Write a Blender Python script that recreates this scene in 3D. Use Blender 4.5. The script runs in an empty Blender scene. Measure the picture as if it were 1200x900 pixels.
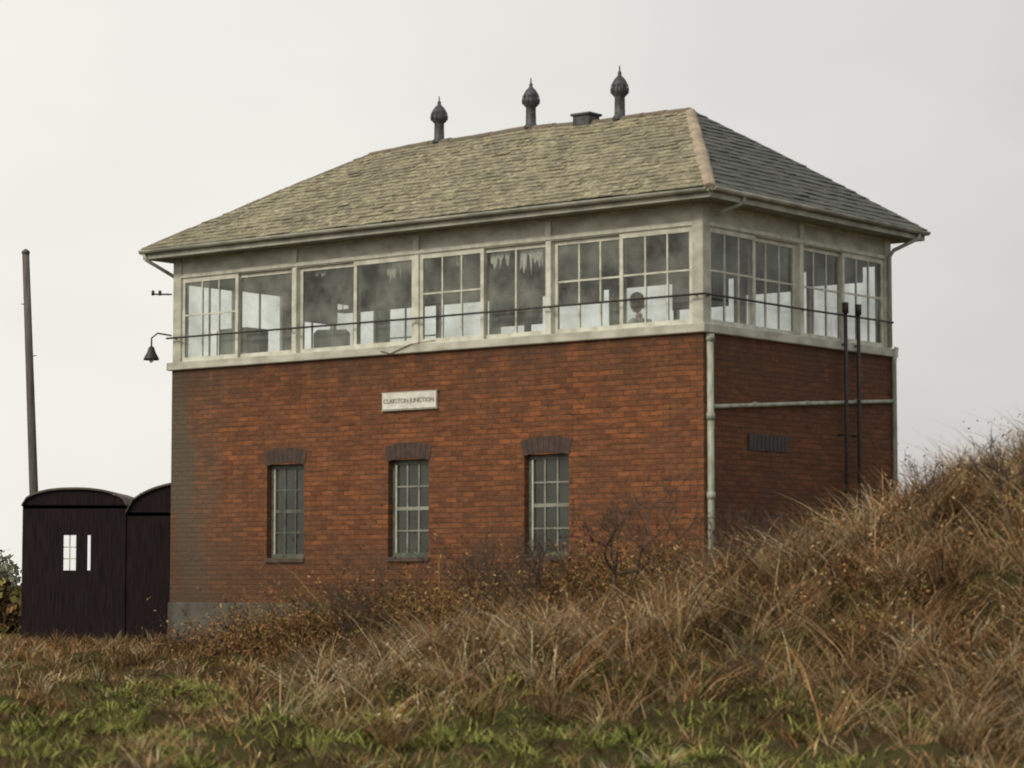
import bpy, bmesh, math, random
import numpy as np
from mathutils import Vector, Matrix
random.seed(7); rng=np.random.default_rng(11)
scene=bpy.context.scene
scene.view_settings.view_transform='Standard'
scene.view_settings.look='None'; scene.view_settings.exposure=0
R=math.radians

# ------------------------------------------------------------ materials
def new_mat(name):
    m=bpy.data.materials.new(name); m.use_nodes=True
    nt=m.node_tree; b=nt.nodes['Principled BSDF']
    return m,nt,b
def N(nt,t,**kw):
    n=nt.nodes.new(t)
    for k,v in kw.items():
        if k in n.inputs: n.inputs[k].default_value=v
        else: setattr(n,k,v)
    return n
def mixc(nt,fac,a,b,mode='MIX'):
    n=nt.nodes.new('ShaderNodeMix'); n.data_type='RGBA'; n.blend_type=mode
    for s,v in ((0,fac),(6,a),(7,b)):
        if hasattr(v,'is_output'): nt.links.new(v,n.inputs[s])
        elif isinstance(v,(tuple,list)): n.inputs[s].default_value=(v[0],v[1],v[2],1)
        else: n.inputs[s].default_value=v
    return n.outputs[2]
def ramp(nt,val,a,b,lo=0.,hi=1.):
    n=nt.nodes.new('ShaderNodeMapRange'); nt.links.new(val,n.inputs[0])
    n.inputs[1].default_value=a;n.inputs[2].default_value=b;n.inputs[3].default_value=lo;n.inputs[4].default_value=hi
    return n.outputs[0]
def math2(nt,op,a,b):
    n=nt.nodes.new('ShaderNodeMath'); n.operation=op
    for i,v in enumerate((a,b)):
        if hasattr(v,'is_output'): nt.links.new(v,n.inputs[i])
        else: n.inputs[i].default_value=v
    return n.outputs[0]
def mul(nt,a,b): return math2(nt,'MULTIPLY',a,b)
def noise(nt,scale,detail=4,vec=None,stretch=None,rough=.55):
    if vec is None:
        tc=nt.nodes.new('ShaderNodeTexCoord'); vec=tc.outputs['Object']
    if stretch:
        mp=nt.nodes.new('ShaderNodeMapping'); mp.inputs['Scale'].default_value=stretch
        nt.links.new(vec,mp.inputs[0]); vec=mp.outputs[0]
    n=nt.nodes.new('ShaderNodeTexNoise'); n.inputs['Scale'].default_value=scale; n.inputs['Detail'].default_value=detail
    n.inputs['Roughness'].default_value=rough
    nt.links.new(vec,n.inputs['Vector']); return n.outputs['Fac']
def bump(nt,b,h,strength=.4,dist=.01):
    n=nt.nodes.new('ShaderNodeBump'); n.inputs['Strength'].default_value=strength; n.inputs['Distance'].default_value=dist
    nt.links.new(h,n.inputs['Height']); nt.links.new(n.outputs[0],b.inputs['Normal'])
def simple(name,col,col2=None,rough=.7,scale=6,stretch=None,bs=.3,metal=0,lo=.4,hi=.62):
    m,nt,b=new_mat(name)
    if col2 is None: col2=tuple(c*.6 for c in col)
    f=noise(nt,scale,5,stretch=stretch)
    c=mixc(nt,ramp(nt,f,lo,hi),col,col2)
    nt.links.new(c,b.inputs['Base Color']); b.inputs['Roughness'].default_value=rough
    b.inputs['Metallic'].default_value=metal
    bump(nt,b,noise(nt,scale*6,3,stretch=stretch),bs,.004)
    return m
M={}
M['paint']=simple('weathered_cream_paint',(.56,.56,.47),(.37,.37,.30),.6,2.2,(1,1,2.0))
M['paint_sash']=simple('sash_paint',(.70,.70,.60),(.50,.50,.42),.6,5)
M['fascia']=simple('fascia_paint',(.46,.46,.39),(.28,.28,.23),.6,3)
M['gutter']=simple('gutter_iron',(.14,.145,.13),(.08,.08,.07),.55,6)
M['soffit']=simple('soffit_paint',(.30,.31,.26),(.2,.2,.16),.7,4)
M['pipe']=simple('downpipe_paint',(.46,.49,.40),(.28,.30,.23),.5,9,(1,1,.4))
M['black']=simple('black_iron',(.022,.022,.024),(.05,.035,.03),.55,9)
M['darkbrick']=simple('engineering_brick',(.05,.04,.037),(.09,.06,.05),.75,14)
M['archbrick']=simple('soot_stained_arch_brick',(.050,.036,.030),(.085,.05,.038),.85,7)
M['sillstone']=simple('sill_stone',(.11,.075,.058),(.07,.05,.04),.9,6)
M['plinth']=simple('rendered_plinth',(.105,.098,.08),(.06,.05,.038),.9,2.5)
M['lead']=simple('ventilator_iron',(.075,.08,.085),(.035,.035,.035),.55,12)
M['terracotta']=simple('ridge_tile_clay',(.42,.34,.24),(.24,.20,.14),.85,3)
M['terradark']=simple('ridge_tile_dark',(.20,.155,.12),(.14,.12,.09),.85,5)
M['sign']=simple('sign_white',(.78,.77,.70),(.6,.58,.5),.5,7)
M['net']=simple('torn_net_curtain',(.62,.63,.58),(.45,.46,.42),.8,7)
M['inner']=simple('interior_wall_paint',(.22,.25,.20),(.16,.18,.14),.8,2)
M['ceil']=simple('interior_ceiling_paint',(.40,.44,.37),(.31,.34,.28),.8,2)
M['floor']=simple('interior_floorboards',(.14,.10,.07),(.09,.06,.04),.7,4,(1,8,1))
M['wood']=simple('varnished_wood',(.13,.07,.035),(.07,.035,.02),.5,5,(1,1,6))
M['woodgreen']=simple('window_green_paint',(.12,.14,.105),(.06,.07,.05),.6,8)
M['steel']=simple('lever_steel',(.4,.4,.4),(.25,.25,.25),.35,9,metal=.8)
M['red']=simple('lever_red',(.4,.03,.02),(.25,.02,.02),.45,9)
M['blue']=simple('lever_blue',(.03,.06,.25),(.02,.04,.15),.45,9)
M['hut']=simple('tarred_boards',(.016,.011,.013),(.030,.022,.024),.95,3,(14,14,.6),.5)
M['hut'].node_tree.nodes['Principled BSDF'].inputs['Specular IOR Level'].default_value=.15
M['hutroof']=simple('hut_felt_roof',(.10,.082,.068),(.17,.14,.115),.9,3)
M['pole']=simple('weathered_pole',(.14,.125,.11),(.09,.075,.065),.85,5,(6,6,.4))
M['skin']=simple('skin',(.36,.20,.14),(.30,.16,.11),.55,12,bs=.05)
M['hair']=simple('hair',(.02,.014,.01),(.04,.025,.02),.7,60,bs=.5)
M['shirt']=simple('shirt',(.45,.47,.50),(.38,.4,.43),.85,10)
M['trousers']=simple('trousers',(.03,.03,.04),(.02,.02,.03),.9,10)
M['eye']=simple('eye_dark',(.02,.015,.01),(.02,.015,.01),.2,10)
M['curtain']=simple('curtain_cloth',(.13,.15,.125),(.08,.09,.08),.9,6,(5,5,.4))
M['bark']=simple('shrub_bark',(.05,.036,.027),(.10,.07,.05),.85,20)

def glass_mat(name,dcol,lo,hi):
    m,nt,b=new_mat(name); nt.nodes.remove(b)
    out=nt.nodes['Material Output']
    tr=N(nt,'ShaderNodeBsdfTransparent'); tr.inputs[0].default_value=(.94,.97,.94,1)
    gl=N(nt,'ShaderNodeBsdfGlossy'); gl.inputs['Roughness'].default_value=.04
    df=N(nt,'ShaderNodeBsdfDiffuse'); df.inputs[0].default_value=(*dcol,1)
    fr=N(nt,'ShaderNodeFresnel'); fr.inputs[0].default_value=1.5
    m1=N(nt,'ShaderNodeMixShader'); m2=N(nt,'ShaderNodeMixShader')
    nt.links.new(ramp(nt,noise(nt,1.5,6,rough=.65),.36,.66,lo,hi),m1.inputs[0])
    nt.links.new(tr.outputs[0],m1.inputs[1]); nt.links.new(df.outputs[0],m1.inputs[2])
    nt.links.new(fr.outputs[0],m2.inputs[0]); nt.links.new(m1.outputs[0],m2.inputs[1]); nt.links.new(gl.outputs[0],m2.inputs[2])
    bp=N(nt,'ShaderNodeBump'); bp.inputs['Strength'].default_value=.3; bp.inputs['Distance'].default_value=.02
    nt.links.new(noise(nt,3,2),bp.inputs['Height']); nt.links.new(bp.outputs[0],gl.inputs['Normal'])
    nt.links.new(m2.outputs[0],out.inputs[0]); return m
M['glass']=glass_mat('old_window_glass',(.46,.49,.43),.03,.40)
M['glass_low']=glass_mat('grimy_window_glass',(.075,.085,.07),.45,.8)

def brick_mat():
    m,nt,b=new_mat('red_brickwork')
    tc=N(nt,'ShaderNodeTexCoord'); sp=N(nt,'ShaderNodeSeparateXYZ'); nt.links.new(tc.outputs['Object'],sp.inputs[0])
    ad=math2(nt,'ADD',sp.outputs[0],sp.outputs[1])
    wob=mul(nt,math2(nt,'SUBTRACT',noise(nt,2.2,3),.5),.030)
    wob2=mul(nt,math2(nt,'SUBTRACT',noise(nt,9,2),.5),.020)
    cb0=N(nt,'ShaderNodeCombineXYZ'); nt.links.new(ad,cb0.inputs[0]); nt.links.new(sp.outputs[2],cb0.inputs[1])
    cb=N(nt,'ShaderNodeCombineXYZ'); nt.links.new(math2(nt,'ADD',ad,wob2),cb.inputs[0]); nt.links.new(math2(nt,'ADD',math2(nt,'ADD',sp.outputs[2],wob),wob2),cb.inputs[1])
    br=N(nt,'ShaderNodeTexBrick'); nt.links.new(cb.outputs[0],br.inputs['Vector'])
    br.inputs['Scale'].default_value=1; br.inputs['Brick Width'].default_value=.228; br.inputs['Row Height'].default_value=.0765
    br.inputs['Mortar Size'].default_value=.009; br.inputs['Mortar Smooth'].default_value=.6; br.inputs['Bias'].default_value=.05
    br.inputs['Color1'].default_value=(.33,.118,.045,1); br.inputs['Color2'].default_value=(.135,.050,.027,1)
    br.inputs['Mortar'].default_value=(.095,.060,.040,1)
    uv=cb0.outputs[0]
    n1=noise(nt,.8,6,uv,(1,1.8,1),.65); n2=noise(nt,1.0,6,uv,(1.6,11,1),.75); n3=noise(nt,12,3,uv); n4=noise(nt,2.6,5,uv,(1,2.2,1),.7)
    n5=noise(nt,1.0,4,uv,(4,16,1),.7)
    c=mixc(nt,ramp(nt,n2,.44,.62,0,.8),br.outputs['Color'],(.095,.042,.024))
    c=mixc(nt,ramp(nt,n1,.43,.64,0,.7),c,(.115,.062,.038))
    c=mixc(nt,ramp(nt,n4,.55,.70,0,.55),c,(.34,.135,.055))
    c=mixc(nt,ramp(nt,n5,.57,.66,0,.8),c,(.050,.030,.020))
    c=mixc(nt,ramp(nt,n3,.35,.8,0,.3),c,(.34,.15,.065))
    sx=ramp(nt,ad,-8.8,-10.1,0,.85)
    c=mixc(nt,mul(nt,sx,ramp(nt,noise(nt,1.2,5,uv,(1.5,.35,1)),.32,.56)),c,(.105,.095,.07))
    dz=ramp(nt,sp.outputs[2],2.2,.4,0,.85)
    c=mixc(nt,mul(nt,dz,ramp(nt,n1,.3,.6,.4,1)),c,(.080,.052,.034))
    tz=ramp(nt,sp.outputs[2],3.5,4.25,0,.65)
    c=mixc(nt,mul(nt,tz,ramp(nt,noise(nt,2.2,4,uv,(1.5,.4,1)),.35,.58)),c,(.075,.048,.034))
    rx=ramp(nt,ad,.05,.3,0,.42)  # right-hand wall: shade of the side away from the sun, mixed into the colour
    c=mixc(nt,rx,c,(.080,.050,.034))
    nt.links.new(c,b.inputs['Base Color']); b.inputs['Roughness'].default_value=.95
    b.inputs['Specular IOR Level'].default_value=.2
    inv=math2(nt,'SUBTRACT',1.0,br.outputs['Fac'])
    bump(nt,b,math2(nt,'ADD',inv,n3),.8,.01)
    return m
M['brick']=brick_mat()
def tile_mat(name,base,dark,lichen,amt):
    m,nt,b=new_mat(name)
    at=N(nt,'ShaderNodeAttribute',attribute_name='Col')
    c=mixc(nt,at.outputs['Fac'],dark,base)
    n1=noise(nt,3.2,6,rough=.75); n2=noise(nt,8,5,rough=.75); n3=noise(nt,.8,3); n4=noise(nt,13,3)
    c=mixc(nt,ramp(nt,n1,.44,.60,0,amt),c,lichen)
    c=mixc(nt,ramp(nt,n2,.53,.61,0,amt),c,tuple(min(1,x*1.35) for x in lichen))
    c=mixc(nt,ramp(nt,n4,.54,.62,0,amt*.9),c,dark)
    c=mixc(nt,ramp(nt,n3,.46,.68,0,.5),c,dark)
    nt.links.new(c,b.inputs['Base Color']); b.inputs['Roughness'].default_value=.9
    bump(nt,b,n2,.5,.01); return m
M['tile_front']=tile_mat('lichened_roof_tile',(.24,.21,.145),(.14,.13,.09),(.38,.345,.215),.85)
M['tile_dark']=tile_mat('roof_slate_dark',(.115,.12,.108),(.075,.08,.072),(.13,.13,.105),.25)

def veg_mat(name):
    m,nt,b=new_mat(name); nt.nodes.remove(b)
    at=N(nt,'ShaderNodeAttribute',attribute_name='Col')
    d=N(nt,'ShaderNodeBsdfDiffuse'); nt.links.new(at.outputs['Color'],d.inputs[0])
    nt.links.new(d.outputs[0],nt.nodes['Material Output'].inputs[0]); return m
M['veg']=veg_mat('dry_vegetation')

# ------------------------------------------------------------ mesh helpers
def empty(name,loc=(0,0,0),rot=0):
    e=bpy.data.objects.new(name,None); e.location=loc; e.rotation_euler=(0,0,rot)
    e.empty_display_size=.3
    scene.collection.objects.link(e); return e
def mkobj(name,me,parent=None,mat=None):
    o=bpy.data.objects.new(name,me); scene.collection.objects.link(o)
    if parent: o.parent=parent
    if mat: me.materials.append(mat)
    return o
def boxes(name,lst,mat,parent,bevel=0.):
    V=[];F=[]
    for (x0,x1,y0,y1,z0,z1) in lst:
        if x1<x0:x0,x1=x1,x0
        if y1<y0:y0,y1=y1,y0
        if z1<z0:z0,z1=z1,z0
        k=len(V)
        V+=[(x0,y0,z0),(x1,y0,z0),(x1,y1,z0),(x0,y1,z0),(x0,y0,z1),(x1,y0,z1),(x1,y1,z1),(x0,y1,z1)]
        F+=[tuple(k+i for i in f) for f in ((0,3,2,1),(4,5,6,7),(0,1,5,4),(1,2,6,5),(2,3,7,6),(3,0,4,7))]
    me=bpy.data.meshes.new(name); me.from_pydata(V,[],F); me.update()
    o=mkobj(name,me,parent,mat)
    if bevel:
        md=o.modifiers.new('bevel','BEVEL'); md.width=bevel; md.segments=1
    return o
def polys(name,V,F,mat,parent,smooth=False):
    me=bpy.data.meshes.new(name); me.from_pydata([tuple(v) for v in V],[],F); me.update()
    if smooth:
        for p in me.polygons:p.use_smooth=True
    return mkobj(name,me,parent,mat)
def tube_geo(pts,radii,sides=8,caps=True):
    V=[];F=[];n=len(pts)
    pts=[Vector(p) for p in pts]
    if not hasattr(radii,'__len__'): radii=[radii]*n
    prev=None
    for i,p in enumerate(pts):
        t=(pts[min(i+1,n-1)]-pts[max(i-1,0)])
        if t.length<1e-9:t=Vector((0,0,1))
        t.normalize()
        a=Vector((0,0,1)) if abs(t.z)<.9 else Vector((1,0,0))
        if prev is not None: a=prev
        u=(a-t*a.dot(t))
        if u.length<1e-5: u=t.orthogonal()
        u.normalize(); w=t.cross(u); prev=u
        for k in range(sides):
            th=2*math.pi*k/sides
            V.append(p+(u*math.cos(th)+w*math.sin(th))*radii[i])
    for i in range(n-1):
        for k in range(sides):
            a=i*sides+k;b_=i*sides+(k+1)%sides
            F.append((a,b_,b_+sides,a+sides))
    if caps:
        F.append(tuple(range(sides))[::-1]); F.append(tuple((n-1)*sides+k for k in range(sides)))
    return V,F
def tubes(name,lst,mat,parent,sides=8,smooth=True):
    V=[];F=[]
    for pts,r in lst:
        v,f=tube_geo(pts,r,sides); k=len(V); V+=v; F+=[tuple(i+k for i in q) for q in f]
    return polys(name,V,F,mat,parent,smooth)
def lathe(name,profile,mat,parent,loc=(0,0,0),sides=20,smooth=True):
    V=[];F=[]
    for r,z in profile:
        for k in range(sides):
            th=2*math.pi*k/sides; V.append((loc[0]+r*math.cos(th),loc[1]+r*math.sin(th),loc[2]+z))
    for i in range(len(profile)-1):
        for k in range(sides):
            a=i*sides+k;b_=i*sides+(k+1)%sides; F.append((a,b_,b_+sides,a+sides))
    F.append(tuple(range(sides))[::-1]); F.append(tuple((len(profile)-1)*sides+k for k in range(sides)))
    return polys(name,V,F,mat,parent,smooth)

# ------------------------------------------------------------ camera
F_PX=3046.
CAMZ=.77
cam_d=bpy.data.cameras.new('camera'); cam=bpy.data.objects.new('camera',cam_d); scene.collection.objects.link(cam)
cam_d.sensor_width=36; cam_d.lens=36*F_PX/1200; cam_d.clip_end=6000; cam_d.clip_start=.5
cam.location=(0,0,CAMZ); cam.rotation_euler=(R(90)+math.atan(235/F_PX),0,0)
cam_d.dof.use_dof=True; cam_d.dof.focus_distance=400; cam_d.dof.aperture_fstop=3.4
scene.camera=cam

# ------------------------------------------------------------ signal box
L=10.53; W=5.18
SB=empty('signal_box',(2.66,36.0,0),-math.atan2(.6225,.783))
def side(kind):
    if kind=='front': return lambda u0,u1,v0,v1,z0,z1:(-L+u0,-L+u1,v0,v1,z0,z1)
    if kind=='back':  return lambda u0,u1,v0,v1,z0,z1:(-L+u0,-L+u1,W-v1,W-v0,z0,z1)
    if kind=='right': return lambda u0,u1,v0,v1,z0,z1:(-v1,-v0,u0,u1,z0,z1)
    if kind=='left':  return lambda u0,u1,v0,v1,z0,z1:(-L+v0,-L+v1,u0,u1,z0,z1)
ZB=-.8; ZT=4.27; TH=.3
wins=[(-8.36,-7.56),(-5.81,-5.0),(-3.17,-2.35)]
wz0,wz1=1.18,2.66
bl=[(-L,0,0,TH,ZB,wz0),(-L,0,0,TH,wz1,ZT)]
xs=[-L]+[c for w in wins for c in w]+[0]
for i in range(0,len(xs),2): bl.append((xs[i],xs[i+1],0,TH,wz0,wz1))
bl+=[(-L,0,W-TH,W,ZB,ZT),(-TH,0,TH,W-TH,ZB,ZT),(-L,-L+TH,TH,W-TH,ZB,ZT)]
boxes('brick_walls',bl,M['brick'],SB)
boxes('brick_plinth',[(-L-.03,.03,-.03,0,ZB,.48),(0,.03,0,W,ZB,.48),(-L-.03,-L,0,W,ZB,.48)],M['plinth'],SB,.012)
for (a,b_) in wins:
    w=b_-a
    V=[];F=[]
    nb=9; rad=w*2.3; cx=(a+b_)/2; half=w/2+.015
    ang=math.asin(half/rad); cz=wz1-rad*math.cos(ang)-.02
    for k in range(nb):
        t0=-ang+2*ang*k/nb+.0015; t1=-ang+2*ang*(k+1)/nb-.0015
        q=len(V)
        for yy in (-.008,.11):
            for t,rr in ((t0,rad),(t1,rad),(t1,rad+.23),(t0,rad+.23)):
                V.append((cx+rr*math.sin(t),yy,cz+rr*math.cos(t)))
        F+=[tuple(q+i for i in f) for f in ((0,1,2,3),(7,6,5,4),(0,4,5,1),(1,5,6,2),(2,6,7,3),(3,7,4,0))]
    polys('window_arch',V,F,M['archbrick'],SB)
    boxes('window_sill',[(a-.02,b_+.02,-.035,.14,wz0-.07,wz0+.003)],M['sillstone'],SB,.01)
    fr=[(a,a+.07,.10,.17,wz0+.005,wz1),(b_-.05,b_,.10,.17,wz0+.005,wz1),(a+.07,b_-.05,.10,.17,wz0+.005,wz0+.07),(a+.07,b_-.05,.10,.17,wz1-.07,wz1)]
    boxes('window_frame',fr,M['woodgreen'],SB)
    boxes('window_frame_bead',[(a+.07,a+.09,.095,.12,wz0+.07,wz1-.07)],M['paint_sash'],SB)
    bars=[]
    for k in (1,2):
        xx=a+.06+(w-.12)*k/3; bars.append((xx-.013,xx+.013,.115,.15,wz0+.07,wz1-.07))
    for k in (1,2,3):
        zz=wz0+.07+(wz1-wz0-.14)*k/4; t=.026 if k==2 else .012
        bars.append((a+.07,b_-.05,.118,.147,zz-t,zz+t))
    boxes('window_bars',bars,M['woodgreen'] if a<-7 else M['soffit'],SB)
    polys('window_glass',[(a+.05,.132,wz0+.05),(b_-.05,.132,wz0+.05),(b_-.05,.132,wz1-.05),(a+.05,.132,wz1-.05)],[(0,1,2,3)],M['glass_low'],SB)
boxes('operating_floor',[(-L+TH,-TH,TH,W-TH,3.25,3.45)],M['floor'],SB)
boxes('ceiling',[(-L+.16,-.16,.16,W-.16,6.0,6.06)],M['ceil'],SB)
boxes('interior_dado',[(-L+TH,-TH,TH,TH+.02,3.45,4.3),(-L+TH,-TH,W-TH-.02,W-TH,3.45,4.3)],M['inner'],SB)
Z0,Z1,ZF=4.40,5.77,6.13
boxes('sill_band',[(-L-.07,.07,-.07,0.16,ZT,Z0),(-L-.07,.07,W-.16,W+.07,ZT,Z0),(-.16,.07,.16,W-.16,ZT,Z0),(-L-.07,-L+.16,.16,W-.16,ZT,Z0)],M['paint'],SB,.012)
cp=.19
boxes('corner_posts',[(-L,-L+cp,0,cp,Z0,ZF),(-cp,0,0,cp,Z0,ZF),(-L,-L+cp,W-cp,W,Z0,ZF),(-cp,0,W-cp,W,Z0,ZF)],M['paint'],SB,.01)
fz=[];posts=[];sash=[];glass=[];trim=[]
for kind,ln,nb in (('front',L,4),('back',L,4),('right',W,2),('left',W,2)):
    S=side(kind)
    fz.append(S(cp,ln-cp,.03,.15,Z1,ZF))
    trim.append(S(cp,ln-cp,.008,.03,Z1+.02,Z1+.075)); trim.append(S(cp,ln-cp,.012,.03,ZF-.06,ZF-.005))
    bw=(ln-2*cp)/nb
    for k in range(nb):
        u0=cp+bw*k; u1=cp+bw*(k+1)
        if k>0:
            posts.append(S(u0-.05,u0+.05,.0,.15,Z0,Z1+.0)); 
            trim.append(S(u0-.05,u0+.05,-.004,.028,Z1+.08,ZF-.065))
        a=u0+(.05 if k>0 else 0); c=u1-(.05 if k<nb-1 else 0)
        mid=(a+c)/2
        for j,(s0,s1) in enumerate(((a,mid+.03),(mid-.03,c))):
            vv=.035 if (j+k)%2==0 else .088
            d=.045; st=.062
            sash.append(S(s0,s0+st,vv,vv+d,Z0+.003,Z1-.003)); sash.append(S(s1-st,s1,vv,vv+d,Z0+.003,Z1-.003))
            sash.append(S(s0+st,s1-st,vv,vv+d,Z0+.003,Z0+.075)); sash.append(S(s0+st,s1-st,vv,vv+d,Z1-.065,Z1-.003))
            plain = kind=='front' and (k,j) in ((0,1),(1,0),(1,1),(2,1))
            if kind=='left' : plain = True
            if kind=='back' : plain = (k in (1,2,3) or j==1)
            if not plain:
                for q in (1,2):
                    uu=s0+st+(s1-s0-2*st)*q/3; sash.append(S(uu-.013,uu+.013,vv+.008,vv+d-.008,Z0+.075,Z1-.065))
                zz=Z0+(Z1-Z0)*.56; sash.append(S(s0+st,s1-st,vv+.01,vv+d-.01,zz-.013,zz+.013))
            elif (k,j)==(2,1) or kind=='left':
                uu=(s0+s1)/2; sash.append(S(uu-.013,uu+.013,vv+.008,vv+d-.008,Z0+.075,Z1-.065))
            x0,x1,y0,y1,z0,z1=S(s0+.03,s1-.03,vv+.02,vv+.02,Z0+.03,Z1-.03)
            glass.append([(x0,y0,z0),(x1,y1,z0),(x1,y1,z1),(x0,y0,z1)])
boxes('frieze_boards',fz,M['paint'],SB); boxes('frieze_trim',trim,M['paint_sash'],SB)
boxes('window_posts',posts,M['paint_sash'],SB,.006); boxes('window_sashes',sash,M['paint_sash'],SB)
V=[v for g in glass for v in g]; polys('window_panes',V,[tuple(range(4*i,4*i+4)) for i in range(len(glass))],M['glass'],SB)
# roof
o_=.38; ze=6.27; zr=8.03; ye0,ye1=-o_,W+o_; xl,xr=-L-o_+.06,o_
rL,rR=-8.45,-1.98
def sag(x,y):
    return .028*math.sin(x*.95+.6)+.012*math.sin(x*2.7+y)
def rz(p):
    k=max(0,min(1,(p[2]-ze-.05)/(zr-ze)))
    return Vector((p[0],p[1],p[2]+sag(p[0],p[1])*k))
A=Vector((xl,ye0,ze));B=Vector((xr,ye0,ze));C=Vector((xr,ye1,ze));D=Vector((xl,ye1,ze)); E=Vector((rL,W/2,zr));G=Vector((rR,W/2,zr))
dn=Vector((0,0,-.05)); dn2=Vector((0,0,-.13))
boxes('soffit',[(xl+.03,xr-.03,ye0+.03,-.005,ZF-.02,ZF),(xl+.03,xr-.03,W+.005,ye1-.03,ZF-.02,ZF),(xl+.03,-L-.005,-.005,W+.005,ZF-.02,ZF),(.005,xr-.03,-.005,W+.005,ZF-.02,ZF)],M['soffit'],SB)
polys('roof_deck',[A+dn,B+dn,C+dn,D+dn,E+dn2,G+dn2],[(0,1,5,4),(1,2,5),(2,3,4,5),(3,0,4),(3,2,1,0)],M['gutter'],SB)
boxes('fascia_board',[(xl,xr,ye0,ye0+.025,ZF-.035,ze-.06),(xl,xr,ye1-.025,ye1,ZF-.035,ze-.06),(xl,xl+.025,ye0+.025,ye1-.025,ZF-.035,ze-.06),(xr-.025,xr,ye0+.025,ye1-.025,ZF-.035,ze-.06)],M['fascia'],SB)
def gut(p,q,nrm):
    V=[];F=[];r=.055;n=8
    p=Vector(p);q=Vector(q);nrm=Vector(nrm)
    for e in (p,q):
        for rr in (r,r-.012):
            for k in range(n+1):
                th=math.pi*k/n
                V.append(e+nrm*(r-math.cos(th)*rr)+Vector((0,0,-math.sin(th)*rr)))
    s=n+1
    for k in range(n):
        F.append((k,k+1,2*s+k+1,2*s+k)); F.append((s+k+1,s+k,3*s+k,3*s+k+1))
        F.append((k,s+k,s+k+1,k+1)); F.append((2*s+k+1,3*s+k+1,3*s+k,2*s+k))
    F.append((0,2*s,3*s,s)); F.append((n,s+n,3*s+n,2*s+n))
    return V,F
V=[];F=[]
gz=ze-.035
for p,q,nn in (((xl,ye0,gz),(xr,ye0,gz-.02),(0,-1,0)),((xr,ye0,gz),(xr,ye1,gz-.01),(1,0,0)),((xl,ye1,gz),(xr,ye1,gz),(0,1,0)),((xl,ye0,gz),(xl,ye1,gz),(-1,0,0))):
    v,f=gut(p,q,nn);k=len(V);V+=v;F+=[tuple(i+k for i in t) for t in f]
polys('gutters',V,F,M['fascia'],SB,True)
def tile_slope(name,A,B,Cc,Dd,mat,rowh=.155,tw=.24):
    e=(B-A); ln=e.length; e.normalize()
    nrm=e.cross((Cc+Dd)/2-A).normalized()
    if nrm.z<0:nrm=-nrm
    s=nrm.cross(e).normalized()
    if s.z<0:s=-s
    H=(Cc-A).dot(s); c0=(Cc-A).dot(e); d0=(Dd-A).dot(e)
    rows=int(H/rowh)+1
    V=[];F=[];col=[]
    for r in range(rows+1):
        h0=r*rowh-.06; h1=min(h0+rowh+.05,H); 
        if h0>=H:break
        off=(r%2)*tw/2
        u=-tw*2+off
        while u<ln+tw:
            jl=rng.normal(0,.010); g=.004
            def lim(h):
                q=max(0,min(1,h/H)); return q*c0, ln+q*(d0-ln)
            lo0,hi0=lim(h0);lo1,hi1=lim(h1)
            a0=max(u+g,lo0);b0=min(u+tw-g,hi0);a1=max(u+g,lo1);b1=min(u+tw-g,hi1)
            u+=tw
            if b0-a0<.01: continue
            if b1<a1: a1=b1=min(max((a1+b1)/2,lo1),hi1)
            lift=.018+abs(rng.normal(0,.006)); hh=h0+jl
            P=[A+e*a0+s*hh+nrm*lift,A+e*b0+s*hh+nrm*(lift+rng.normal(0,.004)),A+e*b1+s*h1+nrm*.006,A+e*a1+s*h1+nrm*.006,
               A+e*a0+s*hh+nrm*(lift-.014),A+e*b0+s*hh+nrm*(lift-.014)]
            k=len(V); V+=[rz(p) for p in P]
            F+=[(k,k+1,k+2,k+3),(k+4,k+5,k+1,k),(k+4,k,k+3),(k+1,k+5,k+2)]
            cv=float(np.clip(rng.normal(.5,.4),0,1)); col+=[cv]*6
    o=polys(name,V,F,mat,SB)
    at=o.data.color_attributes.new('Col','FLOAT_COLOR','POINT')
    c=np.repeat(np.array(col)[:,None],4,1); c[:,3]=1
    at.data.foreach_set('color',c.astype(np.float32).ravel())
tile_slope('roof_tiles_long_slope',A,B,E,G,M['tile_front'])
tile_slope('roof_tiles_hip_end',B,C,G,G,M['tile_dark'])
tile_slope('roof_tiles_rear_slope',C,D,G,E,M['tile_dark'])
tile_slope('roof_tiles_far_hip',D,A,E,E,M['tile_dark'])
def capping(name,p,q,mat,r=.10,seg=.42):
    p=Vector(p);q=Vector(q);d=(q-p);n=max(1,int(d.length/seg));t=d.normalized()
    sd=t.cross(Vector((0,0,1))).normalized();up=sd.cross(t)
    V=[];F=[]
    for i in range(n):
        a=p+d*(i/n)-t*.03;b_=p+d*((i+1)/n); jr=rng.normal(0,.004)
        k0=len(V);m=7
        for pt,rr in ((a,r*.94+jr),(b_,r*1.05+jr)):
            for k in range(m):
                th=math.pi*(-.08+1.16*k/(m-1)); V.append(rz(pt+sd*math.cos(th)*rr+up*(math.sin(th)*rr*.7-.035)))
        for k in range(m-1): F.append((k0+k,k0+k+1,k0+m+k+1,k0+m+k))
        F.append(tuple(k0+m+k for k in range(m))); F.append(tuple(k0+k for k in range(m))[::-1])
    return polys(name,V,F,mat,SB)
capping('ridge_tiles',E,G,M['terradark'])
capping('hip_tiles_near',B,G,M['terracotta'],.095)
capping('hip_tiles_far_right',C,G,M['gutter'],.07) 
capping('hip_tiles_far_left',A,E,M['terradark'],.08)
capping('hip_tiles_rear_left',D,E,M['terradark'],.08)
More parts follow.
